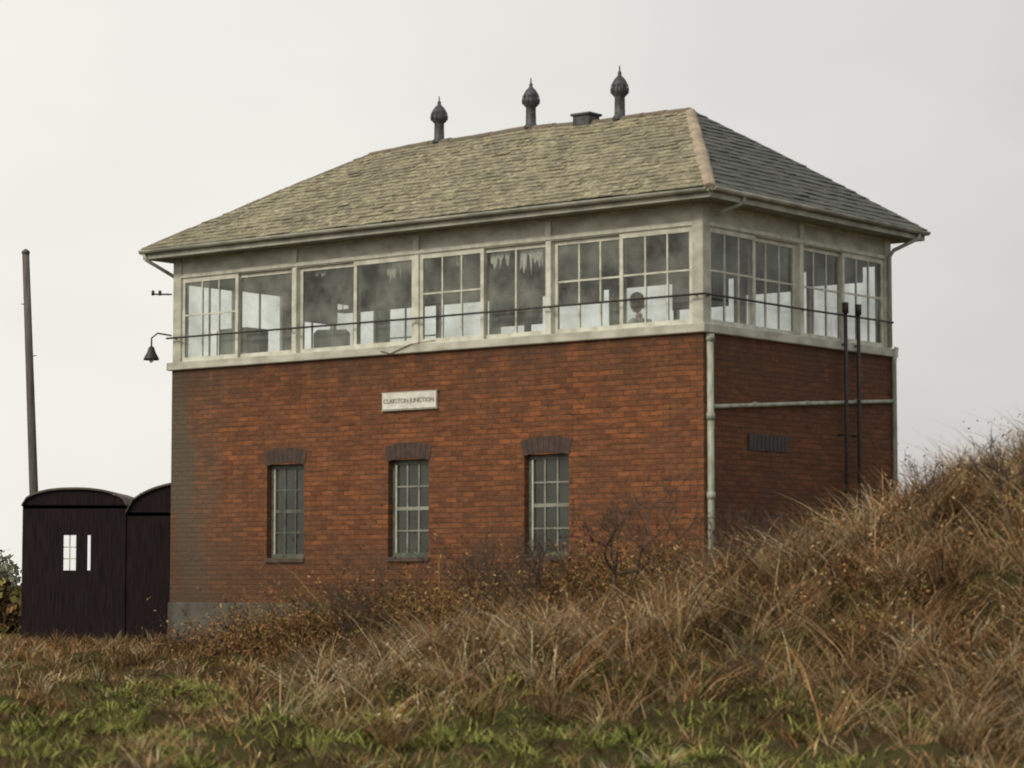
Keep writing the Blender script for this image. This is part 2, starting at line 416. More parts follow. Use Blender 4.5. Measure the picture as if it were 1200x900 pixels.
for xx,hh in ((-6.99,.78),(-5.07,.83),(-3.31,.86)):
    zb=zr+sag(xx,W/2)-.04; k=hh/.8
    pr=[(.12,0),(.12,.05),(.085,.09),(.080,.34),(.09,.36),(.12,.385),(.132,.43),(.134,.47),(.115,.50),(.124,.52),(.118,.56),(.08,.62),(.045,.655),(.026,.68),(.033,.70),(.026,.72),(.012,.74),(.010,.80),(.002,.82)]
    lathe('ridge_ventilator',[(r,z*k) for r,z in pr],M['lead'],SB,(xx,W/2,zb))
    fins=[]
    for q in range(10):
        th=q*math.pi/5
        fins.append(([(xx+.132*math.cos(th),W/2+.132*math.sin(th),zb+.40*k),(xx+.140*math.cos(th),W/2+.140*math.sin(th),zb+.46*k),(xx+.122*math.cos(th),W/2+.122*math.sin(th),zb+.54*k)],.009))
    tubes('ventilator_ribs',fins,M['lead'],SB,5)
boxes('stub_chimney',[(-4.13,-3.80,W/2-.14,W/2+.14,zr-.2,zr+.09),(-4.16,-3.77,W/2-.17,W/2+.17,zr+.09,zr+.13)],M['lead'],SB,.01)
pl=[([(.055,.09,4.24),(.055,.09,2.0),(.055,.09,-.4)],.048),
    ([(.055,.12,3.24),(.055,2.5,3.41),(.055,W-.12,3.585)],.030),
    ([(.42,W+.15,6.18),(.42,W+.1,6.10),(.1,W-.1,5.92),(.04,W-.12,5.82),(.04,W-.12,4.42)],.030),
    ([(.11,W-.06,4.42),(.06,W-.05,4.2),(.06,W-.05,0)],.036),
    ([(.42,.42,6.2),(.40,.42,6.10),(.20,.30,6.0),(.04,.25,5.95)],.030),
    ([(xl+.05,-.42,6.2),(xl+.1,-.40,6.08),(-L-.10,.10,5.85),(-L-.06,.35,5.7),(-L-.06,.35,4.4),(-L-.10,.35,4.2),(-L-.06,.35,0)],.030)]
tubes('rainwater_pipes',pl,M['pipe'],SB,10)
col=[]
for z in (4.2,3.1,2.0,1.0): col.append(([(.055,.09,z-.05),(.055,.09,z+.05)],.060))
for y in (1.2,2.6,4.0): col.append(([(.055,y-.03,3.24+.068*y),(.055,y+.03,3.244+.068*y)],.040))
tubes('pipe_collars',col,M['pipe'],SB,10)
cd=[]
for yy in (3.57,3.94):
    cd.append(([(.14,yy,4.93),(.14,yy,3.5),(.12,yy,0.2)],.030)); cd.append(([(.14,yy,4.82),(.14,yy,4.98)],.05))
    for z in (4.35,3.0,1.8): cd.append(([(0,yy,z),(.14,yy,z)],.014))
tubes('end_wall_conduits',cd,M['black'],SB,8)
gb=[(0.004,.02,1.10,2.13,2.68,2.91)]
boxes('air_vent',gb,M['black'],SB)
gb=[(0.02,.026,1.12+.104*k,1.12+.104*k+.025,2.70,2.89) for k in range(10)]
boxes('air_vent_bars',gb,M['archbrick'],SB)
zrail=4.80; off=.09
rl=[([(-L-.05,-off,zrail),(-L/2,-off,zrail-.012),(off,-off,zrail)],.016),([(off,-off,zrail),(off,W/2,zrail-.01),(off,W-.12,zrail)],.016)]
for k in range(5):
    x=-L+.1+(L-.2)*k/4; rl.append(([(x,0.0,zrail-.01),(x,-off,zrail)],.010))
for k in range(3):
    y=.1+(W-.22)*k/2; rl.append(([(0.0,y,zrail-.01),(off,y,zrail)],.010))
tubes('window_cleaning_rail',rl,M['black'],SB,6)
tubes('sill_cable',[([(-5.9,-.085,4.33),(-5.7,-.085,4.28),(-5.3,-.085,4.40),(-4.8,-.085,4.43)],.007)],M['black'],SB,5)
bpy.context.view_layer.update()
mw=SB.matrix_world.copy()
NB=empty('station_nameboard',mw@Vector((-5.36,-.03,3.55)),SB.rotation_euler.z)
boxes('board',[(-.54,.54,-.02,.028,-.125,.125)],M['sign'],NB,.006)
boxes('board_edge',[(-.56,.56,-.012,.026,.127,.142),(-.56,.56,-.012,.026,-.142,-.127)],M['fascia'],NB)
cu=bpy.data.curves.new('lettering','FONT'); cu.body='CLARSTON JUNCTION'; cu.size=.098; cu.align_x='CENTER'; cu.align_y='CENTER'; cu.extrude=.002
to=bpy.data.objects.new('lettering',cu); scene.collection.objects.link(to); to.parent=NB; to.location=(0,-.024,0); to.rotation_euler=(R(90),0,0); cu.materials.append(M['gutter'])
LP=empty('wall_lamp',mw@Vector((-L-.12,-.22,4.55)),SB.rotation_euler.z)
tubes('bracket',[([(.12,.2,.30),(.0,.0,.33),(-.08,-.06,.25),(-.08,-.06,.10)],.014)],M['black'],LP,6)
lathe('shade',[(.02,.12),(.05,.09),(.07,.02),(.125,-.08),(.13,-.11),(.115,-.11),(.04,.0),(.01,.06)],M['black'],LP,(-.08,-.06,0))
lathe('bulb',[(.01,-.02),(.03,-.06),(.04,-.10),(.03,-.14),(.005,-.155)],M['sign'],LP,(-.08,-.06,0))
tubes('insulator_bracket',[([(.12,.2,.98),(-.10,-.02,.98)],.014),([(-.10,-.02,.96),(-.10,-.02,1.04)],.025),([(-.02,.06,.96),(-.02,.06,1.04)],.025)],M['black'],LP,8)

# ------------------------------------------------------------ interior furniture
def child_empty(name,x,y,z,rot=0):
    return empty(name,mw@Vector((x,y,z)),SB.rotation_euler.z+rot)
LF=child_empty('lever_frame',-5.6,.95,3.45)
boxes('frame_base',[(-2.3,2.3,-.25,.3,0,.12)],M['black'],LF,.02)
lv=[];hd=[[],[],[]]
for k in range(26):
    x=-2.2+k*.176; t=-.12 if k%7!=3 else .12
    lv.append(([(x,0,.1),(x,t*.5,.6),(x,t,1.02)],[.022,.02,.016]))
    hd[k%3].append(([(x,t,.62),(x,t*1.0,.98)],.021))
tubes('levers',lv,M['steel'],LF,6)
for h,mm in zip(hd,('red','black','blue')): tubes('lever_sleeves',h,M[mm],LF,6)
BS=child_empty('block_shelf',-5.6,1.15,5.15)
boxes('shelf',[(-2.3,2.3,-.15,.15,0,.03)],M['wood'],BS)
ins=[]
for x in (-1.9,-1.3,-.4,.5,1.2,1.9): ins.append((x-.11,x+.11,-.1,.1,.03,.27+.08*((x*10)%3==0)))
boxes('block_instruments',ins,M['wood'],BS,.02)
tubes('shelf_hangers',[([(x,0,.03),(x,0,.85)],.008) for x in (-2.2,-.8,.8,2.2)],M['black'],BS,5)
CB=child_empty('locker_cupboard',-9.75,.85,3.45)
boxes('carcass',[(-.35,.35,-.25,.25,.05,1.52)],M['curtain'],CB,.01)
boxes('doors',[(-.34,-.01,-.27,-.252,.08,1.48),(.01,.34,-.27,-.252,.08,1.48)],M['inner'],CB)
AC=child_empty('armchair',-8.0,1.0,3.45,.5)
boxes('seat',[(-.3,.3,-.3,.3,.15,.45)],M['curtain'],AC,.05)
boxes('back',[(-.3,.3,.22,.38,.4,1.45)],M['curtain'],AC,.06)
boxes('arms',[(-.42,-.3,-.3,.3,.15,.65),(.3,.42,-.3,.3,.15,.65)],M['curtain'],AC,.04)
ST=child_empty('stove',-6.4,4.2,3.45)
lathe('body',[(.2,0),(.24,.1),(.22,.6),(.26,.65),(.2,.72),(.06,.78)],M['black'],ST)
tubes('flue',[([(0,0,.75),(0,0,2.5)],.06)],M['black'],ST,10)
blx=[]
for (a,b_,zz) in ((-7.8,-6.7,5.2),(-6.5,-5.4,5.5),(-4.0,-2.9,5.25),(-2.6,-1.6,5.4),(-1.4,-.4,5.45)):
    blx.append((a,b_,W-.20,W-.185,zz,5.78))
boxes('rear_window_blinds',blx,M['curtain'],SB)
boxes('end_window_blinds',[(-L+.19,-L+.2,2.7,3.8,5.3,5.78)],M['curtain'],SB)
# torn remains of pale net curtain hanging behind some panes
def scrap(x0,x1,ztop,drop,seed):
    r=random.Random(seed); n=14; top=[];bot=[]
    for k in range(n+1):
        f=k/n; yy=.17+.012*math.sin(k*2.1)
        top.append((x0+(x1-x0)*f,yy,ztop)); bot.append((x0+(x1-x0)*f+r.gauss(0,.008),yy,ztop-drop*r.uniform(.25,1)*(1 if r.random()<.8 else .3)))
    return top,bot
V=[];F=[]
for i,(a,b_,zt,dr) in enumerate(((-3.95,-3.55,5.72,.28),(-3.40,-2.95,5.72,.42),(-4.62,-4.38,5.72,.22),(-6.0,-5.7,5.72,.3),(-7.5,-7.25,5.72,.18))):
    t_,bo=scrap(a,b_,zt,dr,i); k=len(V); n=len(t_); V+=t_+bo
    for q in range(n-1): F.append((k+q,k+q+1,k+n+q+1,k+n+q))
polys('torn_net_curtains',V,F,M['net'],SB)

# ------------------------------------------------------------ signalman (seated)
SM=child_empty('signalman',-1.42,.55,3.45,R(0)); SM.scale=(1.10,1.10,1.10)
def skinmesh(name,verts,edges,rad,mat,parent,sub=2,root=0):
    me=bpy.data.meshes.new(name); me.from_pydata(verts,edges,[]); me.update()
    o=mkobj(name,me,parent,mat)
    sk=o.modifiers.new('skin','SKIN'); sk.use_smooth_shade=True
    for i,r in enumerate(rad):
        d=me.skin_vertices[0].data[i]; rr=r if hasattr(r,'__len__') else (r,r); d.radius=rr; d.use_root=(i==root)
    sb=o.modifiers.new('sub','SUBSURF'); sb.levels=sub; sb.render_levels=sub
    return o
v=[(0,0,.55),(-.01,0,.70),(-.03,0,.88),(-.05,0,1.0),(-.06,0,1.07),
   (-.05,-.17,.98),(-.12,-.24,.76),(-.33,-.15,.78),
   (-.05,.17,.98),(-.12,.24,.76),(-.33,.15,.78)]
e=[(0,1),(1,2),(2,3),(3,4),(3,5),(5,6),(6,7),(3,8),(8,9),(9,10)]
skinmesh('shirt_torso',v,e,[(.13,.16),(.125,.15),(.125,.17),(.09,.12),(.062,.062),(.065,.065),(.05,.05),(.035,.035),(.065,.065),(.05,.05),(.035,.035)],M['shirt'],SM)
v=[(0,0,.54),(-.03,-.10,.54),(-.43,-.12,.53),(-.42,-.12,.12),(-.03,.10,.54),(-.43,.12,.53),(-.42,.12,.12)]
skinmesh('trousers',v,[(0,1),(1,2),(2,3),(0,4),(4,5),(5,6)],[(.14,.15),.10,.075,.05,.10,.075,.05],M['trousers'],SM)
v=[(-.42,-.12,.12),(-.42,-.12,.05),(-.60,-.12,.04)]
skinmesh('shoe_1',v,[(0,1),(1,2)],[.045,.05,.04],M['black'],SM)
skinmesh('shoe_2',[(x,y+.24,z) for x,y,z in v],[(0,1),(1,2)],[.045,.05,.04],M['black'],SM)
skinmesh('neck',[(-.055,0,1.03),(-.075,0,1.13)],[(0,1)],[.058,.055],M['skin'],SM)
bm=bmesh.new(); bmesh.ops.create_uvsphere(bm,u_segments=32,v_segments=24,radius=1)
for q in bm.verts:
    x,y,z=q.co
    fx=x*.105; fy=y*.080; fz=z*.125
    if z<-.2: fy*=1-.28*(-z-.2); fx*=1-.12*(-z-.2)
    if x<-.55 and abs(y)<.22 and -.35<z<.15: fx-=.028*(1-abs(y)/.22)*(1-max(0,(z+.28))/.43)
    if x<-.5 and .08<z<.3 and .15<abs(y)<.6: fx+=.010
    if x<-.5 and .3<z<.42: fx-=.006
    if x<-.5 and z<-.75: fx-=.012
    q.co=(fx,fy,fz)
me=bpy.data.meshes.new('head'); bm.to_mesh(me); bm.free()
for p in me.polygons:p.use_smooth=True
hd_=mkobj('head',me,SM,M['skin']); hd_.location=(-.10,0,1.245); hd_.rotation_euler=(0,R(-8),R(-15))
def sph(name,loc,sc,mat,parent):
    bm=bmesh.new(); bmesh.ops.create_uvsphere(bm,u_segments=20,v_segments=14,radius=1)
    for q in bm.verts: q.co=Vector((q.co.x*sc[0]+loc[0],q.co.y*sc[1]+loc[1],q.co.z*sc[2]+loc[2]))
    me=bpy.data.meshes.new(name); bm.to_mesh(me); bm.free()
    for p in me.polygons:p.use_smooth=True
    return mkobj(name,me,parent,mat)
for s in (-1,1):
    sph('ear',(.012,s*.082,-.008),(.020,.010,.032),M['skin'],hd_)
    sph('eye',(-.088,s*.032,.020),(.012,.013,.008),M['eye'],hd_)
sph('mouth',(-.092,0,-.062),(.010,.024,.005),M['red'],hd_)
bm=bmesh.new(); bmesh.ops.create_uvsphere(bm,u_segments=32,v_segments=24,radius=1)
kill=[q for q in bm.verts if (q.co.x<-.35 and q.co.z<.5) or q.co.z<-.6 or (q.co.x<-.1 and q.co.z<.1)]
bmesh.ops.delete(bm,geom=kill,context='VERTS')
for q in bm.verts:
    n=1+.05*math.sin(q.co.x*17+q.co.y*13)*math.sin(q.co.z*19)
    q.co=(q.co.x*.126*n+.006,q.co.y*.098*n,q.co.z*.150*n+.004)
me=bpy.data.meshes.new('hair'); bm.to_mesh(me); bm.free()
mkobj('hair',me,hd_,M['hair'])
for s in (-1,1):
    hx,hy,hz=-.33,s*.15,.78
    v=[(hx,hy,hz),(hx-.05,hy,hz-.002),(hx-.09,hy,hz-.004)]
    skinmesh('hand_palm',v,[(0,1),(1,2)],[(.024,.026),(.018,.038),(.014,.038)],M['skin'],SM)
    for j,(dy,ln) in enumerate(((-.03,.065),(-.01,.078),(.01,.072),(.03,.055))):
        vv=[(hx-.085,hy+dy,hz),(hx-.09-ln*.45,hy+dy*1.1,hz+.004),(hx-.09-ln*.8,hy+dy*1.1,hz-.008),(hx-.09-ln,hy+dy*1.1,hz-.02)]
        skinmesh('finger_%d'%(j+1),vv,[(0,1),(1,2),(2,3)],[.009,.0085,.008,.007],M['skin'],SM,1)
    vv=[(hx-.02,hy-s*.025,hz),(hx-.06,hy-s*.055,hz-.005),(hx-.09,hy-s*.06,hz-.012)]
    skinmesh('thumb',vv,[(0,1),(1,2)],[.012,.010,.008],M['skin'],SM,1)
CH=child_empty('wooden_chair',-1.40,.62,3.45)
boxes('seat',[(-.22,.22,-.22,.22,.42,.46)],M['wood'],CH,.01)
boxes('legs',[(x-.02,x+.02,y-.02,y+.02,0,.42) for x in (-.19,.19) for y in (-.19,.19)],M['wood'],CH)
boxes('backrest',[(.20,.23,-.2,-.17,.46,.9),(.20,.23,.17,.2,.46,.9),(.205,.225,-.17,.17,.75,.88)],M['wood'],CH)
DK=child_empty('writing_desk',-2.07,.78,3.45)
boxes('top',[(-.3,.33,-.45,.45,.78,.81)],M['wood'],DK,.005)
boxes('legs',[(x-.025,x+.025,y-.025,y+.025,0,.78) for x in (-.26,.28) for y in (-.41,.41)],M['wood'],DK)
boxes('register_book',[(-.2,.15,-.15,.2,.812,.825)],M['sign'],DK)

# ------------------------------------------------------------ terrain
def fbm(x,y,wl,seed,octs=3):
    r=np.random.default_rng(seed); s=0;amp=1;tot=0
    for o in range(octs):
        for k in range(5):
            a=r.uniform(0,2*math.pi); f=2*math.pi/wl*r.uniform(.6,1.5); ph=r.uniform(0,6.28)
            s=s+amp*np.sin((x*math.cos(a)+y*math.sin(a))*f+ph+1.3*np.sin((x*math.sin(a)-y*math.cos(a))*f*.6+ph*2))
        tot+=amp*2.2; amp*=.5; wl*=.47
    return s/tot
def sstep(t): t=np.clip(t,0,1); return t*t*(3-2*t)
def hgt(x,y):
    x=np.asarray(x,float);y=np.asarray(y,float)
    base=np.interp(y,[0,20,28,34,39,43,60],[-.85,-.85,-.78,-.66,-.36,-.25,-.2])
    bmp=np.interp(x,[-5,-3.5,-2,-.5,1,2.55,4.1,6,8,12,30,60],[0,.05,.2,.5,.85,1.28,1.88,2.68,3.25,3.6,3.3,0])
    S=np.interp(y,[22,25,27.5,30,32,34,38,60,80],[0,.10,.38,.82,1,1,.65,.5,0])
    amp=np.clip(1-np.abs(y-28)/20,0,1)
    n=fbm(x,y,3.0,3,3)*.18+fbm(x,y,1.0,5,2)*.12
    return base+bmp*S+n*amp*np.where(y<40,1,.3)
xs=np.unique(np.concatenate([-np.geomspace(14,2500,26)[::-1],np.arange(-14,14.01,.2),np.geomspace(14,2500,26)]))
ys=np.unique(np.concatenate([-np.geomspace(2,2500,14)[::-1],np.arange(-1,16,1.),np.arange(16,50.01,.2),np.geomspace(50.5,3500,36)]))
X,Y=np.meshgrid(xs,ys); Z=hgt(X,Y)
nx,ny=len(xs),len(ys)
def np_mesh(name,co,idx,starts,mat,cols=None,smooth=False,parent=None):
    me=bpy.data.meshes.new(name)
    me.vertices.add(len(co)); me.vertices.foreach_set('co',co.astype(np.float32).ravel())
    me.loops.add(len(idx)); me.loops.foreach_set('vertex_index',idx.astype(np.int32))
    me.polygons.add(len(starts)); me.polygons.foreach_set('loop_start',starts.astype(np.int32))
    me.update(calc_edges=True)
    if cols is not None:
        at=me.color_attributes.new('Col','FLOAT_COLOR','POINT')
        c=np.ones((len(co),4),np.float32); c[:,:3]=cols; at.data.foreach_set('color',c.ravel())
    me.polygons.foreach_set('use_smooth',np.full(len(starts),smooth))
    return mkobj(name,me,parent,mat)
I=np.arange(nx*ny).reshape(ny,nx)
q=np.stack([I[:-1,:-1],I[:-1,1:],I[1:,1:],I[1:,:-1]],-1).reshape(-1,4)
m,nt,b=new_mat('rough_ground')
c=mixc(nt,ramp(nt,noise(nt,1.3,6),.4,.6),(.060,.042,.024),(.055,.060,.022))
c=mixc(nt,ramp(nt,noise(nt,9,5),.45,.65,0,.7),c,(.09,.062,.034))
nt.links.new(c,b.inputs['Base Color']); b.inputs['Roughness'].default_value=1; b.inputs['Specular IOR Level'].default_value=0
bump(nt,b,noise(nt,12,5),.8,.05)
np_mesh('ground',np.stack([X,Y,Z],-1).reshape(-1,3),q.ravel(),np.arange(len(q))*4,m,smooth=True)

# ------------------------------------------------------------ vegetation
ca,sa=.783,.6225
def to_local(x,y):
    dx=x-2.66;dy=y-36.0
    return dx*ca-dy*sa, dx*sa+dy*ca
def outside(x,y,m=.1):
    lx,ly=to_local(x,y)
    return ~((lx>-L-m)&(lx<m)&(ly>-m)&(ly<W+m))
def hut_free(x,y): return ~((x>-8.9)&(x<-3.6)&(y>45.5)&(y<50))
def blades(name,root,az,ln,wd,lean,bend,droop,col,tipcol,levels=(0,.35,.7,1)):
    n=len(root); s=np.array(levels); k=len(s)
    hx=np.cos(az);hy=np.sin(az)
    fa=az+math.pi/2+rng.normal(0,.9,n); wx=np.cos(fa);wy=np.sin(fa)
    wprof=np.array([1,.85,.55,0]) if k==4 else np.linspace(1,0,k)
    P=[];Cc=[]
    for i in range(k):
        hor=ln*(lean*s[i]+bend*s[i]**2); ver=ln*(s[i]*np.sqrt(np.clip(1-lean**2,.05,1))-droop*s[i]**2)
        c=np.stack([root[:,0]+hx*hor,root[:,1]+hy*hor,root[:,2]+ver],-1)
        w=(wd*wprof[i]/2)[:,None]*np.stack([wx,wy,np.zeros(n)],-1)
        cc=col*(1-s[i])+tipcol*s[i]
        if i<k-1: P+=[c-w,c+w];Cc+=[cc,cc]
        else: P.append(c);Cc.append(cc)
    nv=len(P); co=np.stack(P,1).reshape(-1,3); cols=np.stack(Cc,1).reshape(-1,3)
    pat=[];st=[];p=0
    for i in range(k-2):
        pat+=[2*i,2*i+1,2*i+3,2*i+2];st.append(p);p+=4
    i=k-2; pat+=[2*i,2*i+1,2*i+2];st.append(p);p+=3
    pat=np.array(pat);st=np.array(st)
    idx=(np.arange(n)[:,None]*nv+pat[None]).ravel(); starts=(np.arange(n)[:,None]*p+st[None]).ravel()
    return co,idx,starts,cols
def join(parts):
    co=[];ix=[];st=[];cl=[];v=0;l=0
    for a,b_,c,d in parts:
        co.append(a);ix.append(b_+v);st.append(c+l);cl.append(d);v+=len(a);l+=len(b_)
    return np.concatenate(co),np.concatenate(ix),np.concatenate(st),np.concatenate(cl)
PAL=dict(straw=(.54,.395,.205),pale=(.70,.57,.38),brown=(.27,.155,.073),rust=(.40,.195,.078),dark=(.080,.052,.032),green=(.19,.225,.055),lime=(.36,.38,.11),olive=(.22,.20,.07))
def pick(n,weights):
    ks=list(weights); w=np.array([weights[k] for k in ks],float); w/=w.sum()
    c=np.array([PAL[k] for k in ks])[rng.choice(len(ks),n,p=w)]
    return c*rng.uniform(.7,1.25,(n,1))
def scatter(n,x0,x1,y0,y1,prob=None):
    y=np.sqrt(rng.uniform(y0**2,y1**2,n))
    x=rng.uniform(x0,x1,n)
    k=(np.abs(x)<y*.27+1.0)&outside(x,y)&hut_free(x,y)
    lx,ly=to_local(x,y); k&=~((ly>0)&(lx<-0.2)&(lx>-L-1)&(y>37))
    x,y=x[k],y[k]
    if prob is not None:
        p=prob(x,y); k=rng.uniform(0,1,len(x))<p; x,y=x[k],y[k]
    return x,y
def greenmask(x,y):
    g=fbm(x,y,3.0,21,3)
    return sstep((g*1.25+np.interp(y,[20,22,24,27,31,34,37],[-.05,.32,.58,.58,.38,-.1,-.8])-np.clip(-x-4.4,0,9)*.3-np.clip(x-2.2,0,9)*.18)/.42)
def bankmask(x,y):
    return np.clip(np.interp(x,[-6,-3,-1,2,5],[.0,.12,.50,.95,1])*np.interp(y,[24.5,28,31],[.02,.4,1])+np.interp(y,[30,36],[0,.15])*(x>-2)+np.clip((x-2.8)/3,0,.6)*(y<30),0,1)
def tone_field(x,y,seed=61):
    return np.clip(1+.85*fbm(x,y,1.9,seed,3)+.45*fbm(x,y,.6,seed+1,2),.22,1.8)
def tufts(cx,cy,nper,len_rng,wd,weights,spread=.07,leanr=(.15,.75),bendr=(.1,.7),droopr=(.05,.5),wind=0.):
    n=len(cx)*nper
    ci=np.repeat(np.arange(len(cx)),nper)
    az=rng.uniform(0,6.28,n)
    sc=rng.uniform(.6,1.3,len(cx))[ci]
    tone=(tone_field(cx,cy)*rng.uniform(.6,1.3,len(cx)))[ci][:,None]
    tc=pick(len(cx),weights)[ci]; bc=pick(n,weights); c=np.clip((tc*.6+bc*.4)*tone,0,.72)
    rr=np.abs(rng.normal(0,spread,n)); rx=cx[ci]+np.cos(az)*rr; ry=cy[ci]+np.sin(az)*rr
    az=az+rng.normal(0,.35,n)
    az=np.where(rng.uniform(0,1,n)<wind,rng.normal(.3,.8,n)+2.2*fbm(rx,ry,3.,91,1),az)
    z=hgt(rx,ry)-.03
    ln=rng.uniform(*len_rng,n)*sc
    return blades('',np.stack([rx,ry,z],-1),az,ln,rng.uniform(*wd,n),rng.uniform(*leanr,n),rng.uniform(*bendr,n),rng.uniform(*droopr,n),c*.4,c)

parts=[]
x,y=scatter(110000,-12,12,20,47)
n=len(x); g=greenmask(x,y); z=hgt(x,y)-.02
c=np.where(rng.uniform(0,1,(n,1))<g[:,None]*.97,pick(n,dict(green=3,lime=3.5,olive=1.5)),pick(n,dict(straw=2,brown=4,olive=1.5,rust=1.5,dark=2)))
c=c*tone_field(x,y,71)[:,None]
ln=rng.uniform(.07,.22,n)*(1+.6*fbm(x,y,1.4,31,2)); 
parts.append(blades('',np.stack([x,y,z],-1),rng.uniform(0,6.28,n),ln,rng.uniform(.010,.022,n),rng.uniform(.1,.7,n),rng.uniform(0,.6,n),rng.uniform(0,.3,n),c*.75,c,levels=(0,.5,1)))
x,y=scatter(3200,-8,6,21,35,lambda x,y:greenmask(x,y))
parts.append(tufts(x,y,18,(.08,.20),(.014,.026),dict(green=3,lime=3,olive=1.5),.12))
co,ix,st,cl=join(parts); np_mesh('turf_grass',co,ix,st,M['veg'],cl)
parts=[]
x,y=scatter(4400,-12,12,20,45,lambda x,y:(1-greenmask(x,y)*.95)*(.25+.75*sstep(fbm(x,y,2.2,41,2)*1.5+.6))*(1-.35*(x<-4)))
parts.append(tufts(x,y,28,(.14,.38),(.007,.015),dict(straw=3,pale=1.5,brown=3,rust=1.8,olive=1)))
x,y=scatter(4600,-3,12,23,38,lambda x,y:bankmask(x,y)*(.45+.55*sstep(fbm(x,y,2.0,43,2)*1.6+.5)))
parts.append(tufts(x,y,36,(.40,.95),(.007,.015),dict(straw=3.2,pale=2.4,brown=3.4,rust=2.6,dark=.8),.10,leanr=(.2,.9),wind=.5))
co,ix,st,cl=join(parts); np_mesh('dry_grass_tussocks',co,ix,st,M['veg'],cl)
def canes(cx,cy,nper,lr,weights,leafw,leaves=14,lsz=(.02,.05),hs=None):
    n=len(cx)*nper; ci=np.repeat(np.arange(len(cx)),nper)
    az=rng.uniform(0,6.28,n); ln=rng.uniform(*lr,n)*rng.uniform(.7,1.2,len(cx))[ci]
    if hs is not None: ln=ln*hs[ci]
    rx=cx[ci]+rng.normal(0,.12,n); ry=cy[ci]+rng.normal(0,.12,n); z=hgt(rx,ry)-.05
    lean=rng.uniform(.1,.6,n);bend=rng.uniform(.2,.7,n);droop=rng.uniform(.2,.75,n)
    root=np.stack([rx,ry,z],-1)
    tn=(tone_field(cx,cy)*rng.uniform(.7,1.2,len(cx)))[ci][:,None]
    c=pick(n,weights)
    b1=blades('',root,az,ln,rng.uniform(.007,.013,n),lean,bend,droop,c,c*1.2)
    m=n*leaves; k=np.repeat(np.arange(n),leaves); s=rng.uniform(.15,1,m)
    hor=ln[k]*(lean[k]*s+bend[k]*s**2); ver=ln[k]*(s*np.sqrt(1-lean[k]**2)-droop[k]*s**2)
    p=np.stack([root[k,0]+np.cos(az[k])*hor,root[k,1]+np.sin(az[k])*hor,root[k,2]+ver],-1)+rng.normal(0,.035,(m,3))
    a=rng.normal(0,1,(m,3)); a/=np.linalg.norm(a,axis=1)[:,None]; b_=np.cross(a,rng.normal(0,1,(m,3))); b_/=np.linalg.norm(b_,axis=1)[:,None]
    sz=rng.uniform(*lsz,m)[:,None]
    P=np.stack([p-a*sz,p+b_*sz*.35,p+a*sz,p-b_*sz*.35],1).reshape(-1,3)
    lc=(pick(len(cx),leafw)[ci][k]*.5+pick(m,leafw)*.5)*tn[k]*(.55+.6*s[:,None])
    cols=np.repeat(np.clip(lc,0,.7),4,axis=0)
    return [b1,(P,np.arange(4*m),np.arange(m)*4,cols)]
parts=[]
x,y=scatter(1700,-4,12,25,37,lambda x,y:np.clip(bankmask(x,y)*1.1,0,1)*(.05+.95*sstep(fbm(x,y,2.6,51,2)*1.8+.35)))
parts+=canes(x,y,7,(.55,1.15),dict(brown=3,dark=3,rust=2,straw=1.5),dict(rust=2.6,brown=4,straw=1.6,olive=1,dark=2,pale=.8),9,(.012,.036))
co,ix,st,cl=join(parts); np_mesh('bramble_thicket',co,ix,st,M['veg'],cl)
parts=[]
n0=1000
t=rng.uniform(-.3,8.8,n0); d=rng.uniform(.2,2.3,n0)
keep=rng.uniform(0,1,n0)<np.interp(t,[0,5,6.5,8.8],[1,1,.8,.2]); t=t[keep];d=d[keep]
x=2.66-ca*t-sa*d; y=36+sa*t-ca*d
parts+=canes(x,y,8,(.8,1.9),dict(brown=3,dark=4,rust=1),dict(rust=1.4,brown=4,olive=2,dark=4,green=.5),10,(.012,.040),np.interp(t,[0,2,5.0,6.8,8.8],[1,1.1,1.12,.8,.45]))
# sparse tall dead stems standing in front of the wall
n1=140; t=rng.uniform(0,6.5,n1); d=rng.uniform(.2,1.6,n1); x=2.66-ca*t-sa*d; y=36+sa*t-ca*d
parts+=canes(x,y,3,(1.7,2.4),dict(brown=2,dark=3,straw=.6),dict(brown=3,dark=3,rust=1),5,(.010,.028))
co,ix,st,cl=join(parts); np_mesh('wall_foot_undergrowth',co,ix,st,M['veg'],cl)

def shrub(name,x,y,height,spread,seed,trunk=.03,levels=4,stems=1):
    r=random.Random(seed); z0=float(hgt(x,y))-.05; lst=[]
    def grow(p,d,ln,rad,lv):
        pts=[p];q=p
        dd=d.copy()
        for i in range(3):
            dd=(dd+Vector((r.gauss(0,.16),r.gauss(0,.16),r.gauss(.03,.1)))).normalized()
            q=q+dd*ln/3; pts.append(q)
        lst.append((pts,[rad,rad*.85,rad*.7,rad*.5]))
        if lv==0:return
        for k in range(r.randint(3,4)):
            t=r.choice((1,2,2,3)); 
            nd=(dd+Vector((r.gauss(0,1)*spread,r.gauss(0,1)*spread,r.gauss(.1,.35)))).normalized()
            grow(pts[t],nd,ln*r.uniform(.5,.78),max(.0032,rad*.5),lv-1)
    for s in range(stems):
        grow(Vector((x+r.gauss(0,.05)*stems,y+r.gauss(0,.05)*stems,z0)),Vector((r.gauss(0,.15)*stems*.5,r.gauss(0,.15),1)).normalized(),height*.48,trunk,levels)
    V=[];F=[]
    for pts,rd in lst:
        v,f=tube_geo(pts,rd,4,False);k=len(V);V+=v;F+=[tuple(i+k for i in q) for q in f]
    return polys(name,V,F,M['bark'],None)
shrub('bare_sapling',1.38,33.7,2.25,.62,3,.040,5)
shrub('bare_sapling',1.50,33.9,2.1,.6,12,.030,4)
shrub('bare_shrub',-.5,35.0,1.8,.6,8,.02,4,3)
shrub('bare_shrub',.5,34.6,1.5,.6,48,.018,4,3)
shrub('bare_shrub',-2.3,36.3,1.4,.6,18,.018,4,3)
